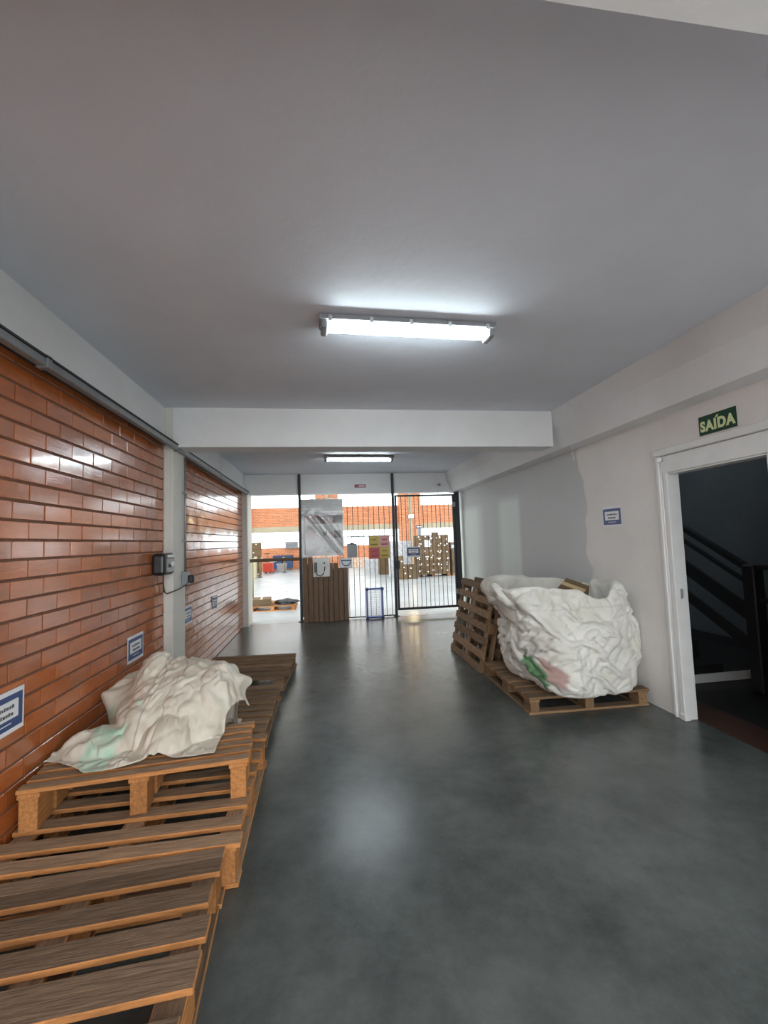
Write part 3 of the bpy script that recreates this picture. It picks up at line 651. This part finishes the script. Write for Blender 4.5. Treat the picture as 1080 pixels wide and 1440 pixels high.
box('frame_rail', (-0.585, -0.02, 0.12), (0.60, 0.02, 0.165), m_dark, gl, bev=0.003)
box('frame_rail', (-0.585, -0.02, 2.435), (0.60, 0.02, 2.47), m_dark, gl, bev=0.003)
for i in range(12): bar(gl, -0.49+i*0.0915, 0.16, 2.44)
box('lock_box', (-0.632, -0.03, 0.95), (-0.56, 0.03, 1.12), m_dark, gl, bev=0.006)
hp = empty('gate_post', (2.775, GY, 0), 'thick dark gate hinge post fixed to the plaster wall', 'post', None)
box('pole', (-0.05, -0.04, 0), (0.05, 0.04, 2.51), m_dark, hp, bev=0.004)
for z in (0.4, 2.2): box('hinge', (-0.09, -0.05, z), (-0.04, -0.03, z+0.1), m_galv, hp)
ol = empty('gate_leaf', (-0.435, GY+0.04, 0), 'open grey gate leaf swung back behind the post by the wrapped board', 'gate')
for y in (0.03, 1.0): box('frame_post', (-0.02, y-0.02, 0.08), (0.02, y+0.02, 2.42), m_galv, ol)
for z in (0.08, 1.2, 2.38): box('frame_rail', (-0.02, 0.05, z), (0.02, 0.98, z+0.04), m_galv, ol)
for i in range(8): bar(ol, 0.0, 0.12, 2.38, y=0.14+i*0.105)
tag(box('barrier_bar', (-1.46, GY-0.02, 1.20), (-0.49, GY+0.02, 1.265), m_plank, bev=0.006), 'brown wooden bar closing the gap between end column and gate post', 'barrier')
# boarding in front of the bars
bp_ = empty('board_panel', (0.0, GY-0.10, 0), 'brown panel of upright boards standing under the wrapped notice board', 'panel')
for i in range(9):
    x0 = -0.425+i*0.0985; top = (1.29, 1.29, 1.20, 1.13, 1.13, 1.13, 1.13, 1.03, 1.03)[i]
    box('plank', (x0, -0.02, 0.0), (x0+0.0905, 0.02, top), m_plank, bp_, bev=0.005)
box('backing_panel', (-0.42, 0.02, 0.0), (0.45, 0.035, 1.02), m_dark, bp_)
box('backing_panel', (-0.42, 0.02, 1.02), (-0.04, 0.035, 1.12), m_dark, bp_)
# wrapped notice board
nb = empty('notice_board', (-0.02, GY-0.13, 1.28), 'pale notice board with photo strips wrapped in clear plastic film', 'notice board')
box('panel', (-0.40, 0.0, 0.0), (0.40, 0.03, 1.12), mat('pale_grey_board', (0.68, 0.67, 0.66), 0.6, var=0.12, vscale=4), nb)
m_ph1 = mat('plum_photo_print', (0.26, 0.08, 0.11), 0.5, vscale=7, col2=(0.50, 0.42, 0.40), detail=6)
m_ph2 = mat('rose_photo_print', (0.45, 0.28, 0.25), 0.5, vscale=6, col2=(0.58, 0.54, 0.52), detail=5)
m_ph3 = mat('dark_photo_print', (0.03, 0.025, 0.025), 0.5, vscale=5, col2=(0.16, 0.10, 0.09), detail=5)
box('photo_strip', (-0.37, -0.002, 0.63), (0.39, 0.002, 0.80), m_ph1, nb); box('photo_strip', (-0.37, -0.0025, 0.63), (-0.19, 0.0, 0.80), m_ph2, nb)
box('photo_strip', (0.20, -0.0035, 0.63), (0.39, 0.0, 0.80), m_ph3, nb); box('photo_strip', (-0.12, -0.0035, 0.63), (0.04, 0.0, 0.77), m_ph3, nb)
box('photo_strip', (-0.32, -0.002, 0.34), (-0.15, 0.002, 0.49), m_ph2, nb); box('photo_strip', (0.0, -0.002, 0.40), (0.08, 0.002, 0.48), m_ph3, nb)
box('photo_strip', (0.12, -0.002, 0.34), (0.22, 0.002, 0.47), m_ph2, nb); box('photo_strip', (0.22, -0.002, 0.35), (0.36, 0.002, 0.49), m_ph3, nb)
nf = 46; uf, vf = np.meshgrid(np.linspace(-0.42, 0.42, nf), np.linspace(-0.03, 1.14, nf))
ridge = 0
for a0, b0, k in ((0.75, 1.35, 1), (0.75, 1.05, 1), (0.55, 1.1, 1), (-0.2, 3.0, .5)):
    dd = (vf-0.9+1.25*(uf+0.25)+b0-1.2); ridge = ridge+0.022*np.exp(-(dd/0.028)**2)*k*(vf < 0.85)
Pf = np.stack([uf, -0.014-ridge-0.0015*smooth_noise(nf, nf, 12)-0.004*np.abs(np.sin(vf*55))*(vf > 0.85), vf], 2)
Ff = [(i*nf+j, i*nf+j+1, (i+1)*nf+j+1, (i+1)*nf+j) for i in range(nf-1) for j in range(nf-1)]
me = bpy.data.meshes.new('plastic_film'); me.from_pydata(Pf.reshape(-1, 3).tolist(), [], Ff); me.materials.append(m_film)
for p in me.polygons: p.use_smooth = True
link('plastic_film', me, nb)
m_highlight = mat('milky_film_highlight', (0.85, 0.85, 0.86), 0.25)  # white tubes stand in for highlights along the film's folds
for x0_, z0_, x1_, z1_ in ((-0.20, 0.78, 0.30, 0.06), (-0.06, 0.80, 0.40, 0.20), (-0.14, 0.42, 0.28, 0.04), (-0.36, 0.80, -0.35, 0.03), (0.28, 0.62, 0.38, 0.30), (-0.34, 0.02, 0.2, 0.05), (-0.38, 1.10, 0.38, 1.12)):
    tube('film_highlight', [(x0_+(x1_-x0_)*t, -0.034-0.006*math.sin(3*t), z0_+(z1_-z0_)*t+0.03*math.sin(2.4*t)) for t in np.linspace(0, 1, 8)], 0.0055, m_highlight, nb, 6)
# intercom plate
ic = empty('intercom_plate', (-0.065, GY-0.145, 0.87), 'white plate with round bell and black corded handset below the wrapped board', 'intercom')
box('plate', (-0.165, 0, 0), (0.165, 0.022, 0.37), m_white, ic, bev=0.010)
tube('bell', [(0.055, 0, 0.27), (0.055, -0.03, 0.27)], 0.07, m_white, ic, 18); tube('bell_button', [(0.055, -0.03, 0.27), (0.055, -0.036, 0.27)], 0.018, m_dark, ic, 10)
box('handset', (-0.135, -0.035, 0.09), (-0.085, 0.0, 0.29), m_black, ic, bev=0.012)
tube('cord', [(-0.11, -0.02, 0.10), (-0.08, -0.02, 0.04), (-0.02, -0.02, 0.02), (0.03, -0.02, 0.06), (0.06, -0.02, 0.13), (0.065, -0.02, 0.21)], 0.008, m_black, ic)
# small signs and papers on the bars
ms_ = empty('gate_sign', (0.425, GY-0.03, 1.01), 'white sign with blue tapered emblem hung on the bars by the boards', 'sign')
box('sheet', (-0.125, -0.003, 0), (0.125, 0.003, 0.205), m_paper, ms_)
prism('emblem', [(-0.105, 0.17), (0.105, 0.17), (0.085, 0.09), (0.04, 0.045), (-0.04, 0.045), (-0.085, 0.09)], -0.005, -0.003, m_navy, ms_)
prism('emblem_field', [(-0.085, 0.145), (0.085, 0.145), (0.065, 0.095), (0.03, 0.065), (-0.03, 0.065), (-0.065, 0.095)], -0.0065, -0.005, m_paper, ms_)
cl = empty('hanging_clipboard', (0.55, GY-0.03, 1.22), 'grey clipboard hanging by a chain on the gate bars', 'clipboard')
box('board', (-0.10, -0.006, 0), (0.10, 0.006, 0.28), m_greyplastic, cl, bev=0.004); box('clip', (-0.04, -0.016, 0.265), (0.04, -0.004, 0.295), m_dark, cl, bev=0.003)
tube('chain', [(0, -0.01, 0.29), (0, -0.012, 0.42), (0, -0.01, 0.56)], 0.006, m_dark, cl)
for i, (mm, lab) in enumerate(((m_yellow, 'yellow notice sheet on the bars, left of the pink one'), (m_pink, 'pale pink notice sheet on the bars, above a yellow one'),
                               (m_redpaper, 'red notice sheet on the bars, below a yellow one'), (m_yellow, 'yellow notice sheet on the bars, right of the red one'))):
    e = empty('notice_sheet', (1.0+0.215*(i % 2), GY-0.012, 1.41-0.232*(i//2)), lab, 'notice', 'coloured notices on the bars')
    box('sheet', (-0.107, -0.003, 0), (0.107, 0.0, 0.229), mm, e)
    mk = mat('dark_mustard_ink', (0.23, 0.15, 0.03), 0.6) if mm is m_yellow else mat('crimson_ink', (0.42, 0.06, 0.08), 0.6)
    box('printed_line', (-0.05, -0.004, 0.145), (0.05, -0.002, 0.165), mk, e); box('printed_line', (-0.07, -0.004, 0.045), (0.07, -0.002, 0.07), mk, e)
e = a4_sign((1.81, GY-0.025, 1.295), (0, 0, 0), 'navy and white sheet hung on the bars of the closed gate leaf'); 
# blue framed crate
bc_ = empty('mesh_crate', (0.965, GY-0.16, 0.0), 'blue plastic framed mesh crate standing on end against the bars', 'crate')
for x in (-0.165, 0.145): box('side_frame', (x, -0.02, 0.03), (x+0.025, 0.10, 0.60), m_blueplastic, bc_, bev=0.008)
box('end_frame', (-0.165, -0.02, 0.575), (0.17, 0.10, 0.605), m_blueplastic, bc_, bev=0.008); box('end_frame', (-0.165, -0.02, 0.02), (0.17, 0.10, 0.05), m_blueplastic, bc_, bev=0.008)
for x in (-0.15, 0.155):
    for z in (0.0, 0.56): box('corner_cap', (x-0.028, -0.03, z), (x+0.028, 0.10, z+0.055), m_bluebin, bc_, bev=0.010)
m_lblue = mat('pale_blue_mesh', (0.42, 0.50, 0.66), 0.5, var=0.05)
for i in range(9): box('mesh_wire', (-0.128+i*0.031, 0.0, 0.05), (-0.122+i*0.031, 0.005, 0.58), m_lblue, bc_)
for i in range(15): box('mesh_wire', (-0.14, 0.004, 0.075+i*0.034), (0.145, 0.009, 0.081+i*0.034), m_lblue, bc_)
# header fittings
hs = empty('header_sign', (0.755, Y2-0.002, 2.60), 'small red and white sign on the header above the gate', 'sign')
box('plate', (-0.115, -0.004, 0), (0.115, 0, 0.105), m_paper, hs); box('red_band', (-0.115, -0.005, 0.04), (0.115, -0.003, 0.105), mat('faded_red_print', (0.36, 0.09, 0.12), 0.6), hs)
box('printed_line', (-0.03, -0.006, 0.06), (0.09, -0.004, 0.085), m_paper, hs)
cc = empty('security_camera', (2.42, Y2, 2.68), 'small dark security camera on the header near the plaster wall', 'camera')
box('bracket', (-0.03, -0.03, -0.03), (0.03, 0, 0.03), m_white, cc, bev=0.006); tube('body', [(0, -0.02, 0), (-0.02, -0.12, -0.02)], 0.026, m_black, cc, 12); tube('lens', [(-0.02, -0.12, -0.02), (-0.021, -0.128, -0.0215)], 0.016, m_galv, cc, 10)

# ================================================================== the hall beyond the gate
FY = 26.6
wb = struct(box('wall_back', (-14, FY, 0), (16, FY+0.3, 1.285), m_farbrick)); 
struct(box('wall_back', (-14, FY-0.05, 2.28), (16, FY+0.35, 2.58), m_concrete))
struct(box('wall_back', (-14, FY, 2.58), (16, FY+0.3, 3.71), m_farbrick))
struct(box('wall_back', (-14, FY, 5.4), (16, FY+0.3, 6.2), m_concrete))
for yy in range(9, 27, 3): struct(box('roof_shade_slab', (-14, yy, 6.2), (16, yy+2.35, 6.35), m_concrete))  # unseen slabs added to dim the hall, gaps let some daylight through
wi = 0
for cx in (-5.05, 0.2, 5.4, 10.6):
    o = struct(box('column', (cx-0.69, FY-0.25, 0), (cx+0.69, FY+0.35, 6.0), m_farbrick))
    box('drain_pipe', (-0.09, -0.36, -3.0), (0.09, -0.30, 3.0), m_concrete, o)
for ci, (xa, xb) in enumerate(((-4.36, -0.49), (0.89, 4.71), (6.09, 9.91))):
    for za, zb, nv in ((1.285, 2.28, 4), (3.71, 5.4, 3)):
        wi += 1; o = struct(box('window_%d' % wi, (xa, FY+0.12, za), (xb, FY+0.16, za+0.04), m_white))
        def wc(n, a, b, m): return box(n, [p-q for p, q in zip(a, o.location)], [p-q for p, q in zip(b, o.location)], m, o)
        wc('frame_rail', (xa, FY+0.12, zb-0.04), (xb, FY+0.16, zb), m_white)
        if za < 2: wc('frame_rail', (xa, FY+0.12, za+0.48), (xb, FY+0.16, za+0.51), m_white)
        for k in range(nv+1):
            x = xa+(xb-xa)*k/nv; wc('mullion', (x-0.02, FY+0.12, za+0.04), (x+0.02, FY+0.16, zb-0.04), m_white)
            if k < nv: wc('pane', (x+0.02, FY+0.138, za+0.04), (x+(xb-xa)/nv-0.02, FY+0.142, zb-0.04), m_pane)
# flood lamp on the far column
fl = empty('flood_lamp', (5.42, FY-0.30, 3.0), 'bright warm flood lamp fixed to the far brick column', 'lamp')
box('housing', (-0.16, -0.12, -0.12), (0.16, 0.0, 0.12), m_greyplastic, fl, bev=0.02); box('lit_face', (-0.13, -0.128, -0.09), (0.13, -0.12, 0.09), m_flood, fl)
# cartons: main stack
GC = 'cartons stacked on pallets in the hall'
LAYER = ('bottom', 'second', 'third', 'fourth', 'fifth', 'sixth')
def stack(x0, y, z0, cols, rows, w_, h_, label, dep=0.42, jit=0.02, skip=(), lab=3, m=None):
    for r in range(rows):
        for c_ in range(cols):
            if (r, c_) in skip: continue
            carton((x0+(c_+0.5)*w_, y+random.uniform(-jit, jit), z0+r*h_), (w_-0.008, dep, h_-0.003), random.uniform(-.01, .01), label.replace(' in the ', ' in the %s layer of the ' % LAYER[r], 1), LAYER[r]+' layer: '+label, nlab=random.randint(1, lab) if lab else 0, m=m, tape=False)
def flat_pallet(x0, x1, y, lab):
    e = empty('wooden_pallet', ((x0+x1)/2, y, 0), lab, 'pallet', 'pallets under cartons in the hall'); W = x1-x0
    box('deck', (-W/2, -0.5, 0.10), (W/2, 0.5, 0.13), m_woodside2, e)
    for x in (-W/2+0.06, 0, W/2-0.06): box('block', (x-0.06, -0.48, 0), (x+0.06, 0.48, 0.10), m_woodside2, e)
flat_pallet(3.72, 5.14, 17.75, 'dark pallet under the tall carton stack behind the gate')
stack(3.72, 17.5, 0.13, 5, 6, 0.282, 0.262, 'brown labelled carton in the tall stack behind the gate')
flat_pallet(5.25, 6.4, 17.75, 'dark pallet under the carton stack nearest the gate hinge')
stack(5.25, 17.5, 0.13, 3, 5, 0.36, 0.25, 'brown carton in the stack nearest the gate hinge', skip=((4, 2),), lab=2)
stack(2.86, 16.85, 0.0, 2, 2, 0.39, 0.28, 'brown carton in the low stack beside the tall one', lab=1)
carton((2.95, 16.85, 0.56), (0.26, 0.36, 0.34), 0, 'small brown carton on top of the low stack', nlab=1)
m_wrap = mat('printed_white_carton', (0.66, 0.66, 0.68), 0.5, vscale=14, col2=(0.34, 0.35, 0.38), detail=2)
stack(2.72, 18.1, 0.0, 3, 5, 0.32, 0.30, 'white printed carton in the pale stack behind the low cartons', lab=0, m=m_wrap)
carton((4.62, 17.55, 0.13+6*0.262), (0.22, 0.3, 0.12), 0, 'single flat carton lying on top of the tall stack')
stack(2.45, 19.55, 0.0, 2, 4, 0.30, 0.36, 'brown carton in the stack behind the coloured notices', lab=0)
stack(1.95, 21.0, 0.0, 2, 2, 0.42, 0.33, 'white carton in the low row behind the coloured notices', lab=0, m=m_wrap)
m_ow = mat('orange_and_white_carton', (0.70, 0.66, 0.60), 0.5, vscale=9, col2=(0.62, 0.28, 0.12), detail=2)
stack(1.5, 25.6, 0.0, 3, 2, 0.36, 0.30, 'orange and white carton in the low stack by the far wall', lab=0, m=m_ow)
# sign on a stand behind the tall stack, papers on stacks
sp_ = empty('row_marker', (4.18, 18.55, 0), 'grey row marker post with small sign rising behind the tall stack', 'sign')
box('post', (-0.09, -0.03, 0), (0.09, 0.03, 2.02), m_galv, sp_); box('plate', (-0.14, -0.04, 2.02), (0.14, 0.02, 2.17), m_ink, sp_); box('printed_line', (-0.11, -0.045, 2.08), (0.11, -0.035, 2.12), m_paper, sp_)
box('base', (-0.2, -0.2, 0), (0.2, 0.2, 0.03), m_galv, sp_)
for x in (4.13, 4.27): tag(box('paper_sheet', (x-0.06, 17.25, 1.22), (x+0.06, 17.265, 1.50), m_paper), 'white paper sheet taped to the front of the tall carton stack', 'paper', 'sheets on the tall stack')
e = empty('stack_sign', (5.42, 17.26, 1.08), 'dark bordered sign on the carton stack nearest the hinge', 'sign'); box('panel', (-0.22, 0, 0), (0.22, 0.012, 0.26), m_ink, e); box('white_field', (-0.18, -0.004, 0.06), (0.18, 0.002, 0.19), m_paper, e)
tag(box('paper_sheet', (5.38, 17.25, 0.60), (5.58, 17.265, 0.95), m_paper), 'white paper sheet on the carton stack nearest the hinge', 'paper')
# left side of the hall
for i, x in enumerate((-2.72, -2.12)):
    e = empty('waste_container', (x, 26.0, 0), 'dark blue wheeled waste container by the far wall', 'container', 'blue waste containers')
    prism('body', [(-0.22, 0.10), (0.22, 0.10), (0.27, 0.78), (-0.27, 0.78)], -0.3, 0.3, m_bluebin, e); box('lid', (-0.28, -0.32, 0.78), (0.28, 0.32, 0.86), m_bluebin, e, bev=0.015)
    for sx_ in (-0.17, 0.17): tube('wheel', [(sx_-0.02, -0.2, 0.07), (sx_+0.02, -0.2, 0.07)], 0.07, m_black, e, 12)
pj = empty('pallet_jack', (-3.0, 23.9, 0), 'red pallet jack parked beside the grey bin', 'pallet jack')
box('fork', (-0.27, -0.2, 0.06), (-0.12, 0.9, 0.13), m_redpaint, pj); box('fork', (0.12, -0.2, 0.06), (0.27, 0.9, 0.13), m_redpaint, pj)
box('pump_body', (-0.27, -0.4, 0.06), (0.27, -0.18, 0.55), m_redpaint, pj, bev=0.03); tube('handle', [(0, -0.3, 0.5), (0, -0.55, 1.05)], 0.02, m_redpaint, pj); tube('grip', [(-0.14, -0.55, 1.05), (0.14, -0.55, 1.05)], 0.02, m_black, pj)
for x in (-0.1, 0.1): tube('wheel', [(x-0.03, -0.3, 0.08), (x+0.03, -0.3, 0.08)], 0.08, m_black, pj, 12)
gb = empty('grey_bin', (-2.35, 24.3, 0), 'open grey bin beside the red pallet jack', 'bin')
prism('tub', [(-0.2, 0), (0.2, 0), (0.26, 0.42), (-0.26, 0.42)], -0.22, 0.22, m_greyplastic, gb); box('rim', (-0.28, -0.24, 0.42), (0.28, 0.24, 0.45), m_greyplastic, gb)
for i, (x, y, h_) in enumerate(((-1.86, 11.5, 1.2), (-3.03, 20.9, 0.95), (-2.13, 23.6, 0.85))):
    e = empty('barrier_post', (x, y, 0), ('olive barrier post standing by the flat pallet in the hall', 'olive barrier post beside the pale shelf boxes', 'olive barrier post in front of the blue containers')[i], 'post', 'barrier posts in the hall')
    box('base', (-0.11, -0.11, 0), (0.11, 0.11, 0.03), m_dark, e, bev=0.008); tube('pole', [(0, 0, 0.03), (0, 0, h_)], 0.032, m_stripe, e); tube('cap', [(0, 0, h_), (0, 0, h_+0.04)], 0.042, m_dark, e)
tag(tube('barrier_rope', [(-2.99+0.82*t, 20.98+2.54*t, 0.92-0.08*t-0.9*t*(1-t)) for t in np.linspace(0, 1, 12)], 0.018, m_white), 'white rope sagging between two barrier posts', 'rope')
stack(-4.15, 20.6, 0.0, 2, 3, 0.5, 0.33, 'tan carton in the stack beside the barrier post', lab=1, dep=0.5, m=mat('tan_carton', (0.52, 0.46, 0.30), 0.8, var=0.1, rnd=0.15))
stack(-4.0, 22.2, 0.0, 2, 5, 0.42, 0.33, 'brown carton in the taller stack behind the tan ones', lab=1)
ac = empty('air_conditioner', (-1.95, FY-0.01, 1.25), 'grey air conditioner unit set in the far window', 'air conditioner')
box('case', (-0.38, -0.3, 0), (0.38, 0.1, 0.42), m_greyplastic, ac, bev=0.02)
for i in range(5): box('grille_slat', (-0.32, -0.31, 0.07+i*0.06), (0.32, -0.30, 0.09+i*0.06), m_dark, ac)
pallet((-1.22, 10.75, 0), 0.0, 1.05, 1.0, 0.12, even(1.0, 7, 0.09), 'pale pallet inside the hall holding flattened cardboard', m_woodtop, m_woodside, 'pallets in the hall')
carton((-1.50, 10.55, 0.121), (0.44, 0.5, 0.15), 0.1, 'low open brown carton on the pallet inside the hall')
ds = empty('dark_bundle', (-0.93, 10.6, 0.121), 'flat dark bundle of plastic lying on the pallet inside the hall', 'bundle')
bm = bmesh.new(); bmesh.ops.create_icosphere(bm, subdivisions=4, radius=1)
for v_ in bm.verts:
    k = 1+0.13*math.sin(7*v_.co.x+3*v_.co.y)+0.1*math.sin(9*v_.co.y+5*v_.co.z); v_.co = Vector((v_.co.x*0.27*k, v_.co.y*0.25*k, max(0, v_.co.z*0.07*k+0.03)))
for f_ in bm.faces: f_.smooth = True
me = bpy.data.meshes.new('sheet'); bm.to_mesh(me); bm.free(); me.materials.append(m_dark); link('folded_sheet', me, ds)

# ------------------------------------------------------------------ pieces of a part go one level deeper
SUB = {'dial': 'control_face', 'key_switch': 'control_face', 'name_plate': 'control_face', 'plug': 'outlet_box', 'pipe_clip': 'pipe', 'bell_button': 'bell', 'cord': 'handset',
       'navy_panel': 'sheet', 'white_field': 'sheet', 'printed_word': 'sheet', 'footer_line': 'sheet', 'printed_line': 'sheet', 'emblem': 'sheet', 'emblem_field': 'sheet',
       'lens': 'body', 'hinge': 'pole', 'foot_plate': 'pole', 'end_cap': 'housing', 'clip': 'housing', 'tape_strip': 'carton_body', 'white_label': 'carton_body', 'lit_face': 'housing',
       'grip': 'handle', 'lettering': 'plate', 'accent': 'plate', 'photo_strip': 'panel', 'corner_cap': 'end_frame', 'grille_slat': 'case', 'bracket': 'rail', 'cap': 'pole', 'rim': 'tub', 'film_highlight': 'plastic_film'}
stem_ = lambda n: n.split('.')[0]
for t in [o for o in C.objects if o.type == 'EMPTY']:
    kids = {}
    for ch in t.children: kids.setdefault(stem_(ch.name), ch)
    for ch in list(t.children):
        p = kids.get(SUB.get(stem_(ch.name), ''))
        if p is not None and p is not ch:
            ch.parent = p; ch.matrix_parent_inverse = p.matrix_basis.inverted()
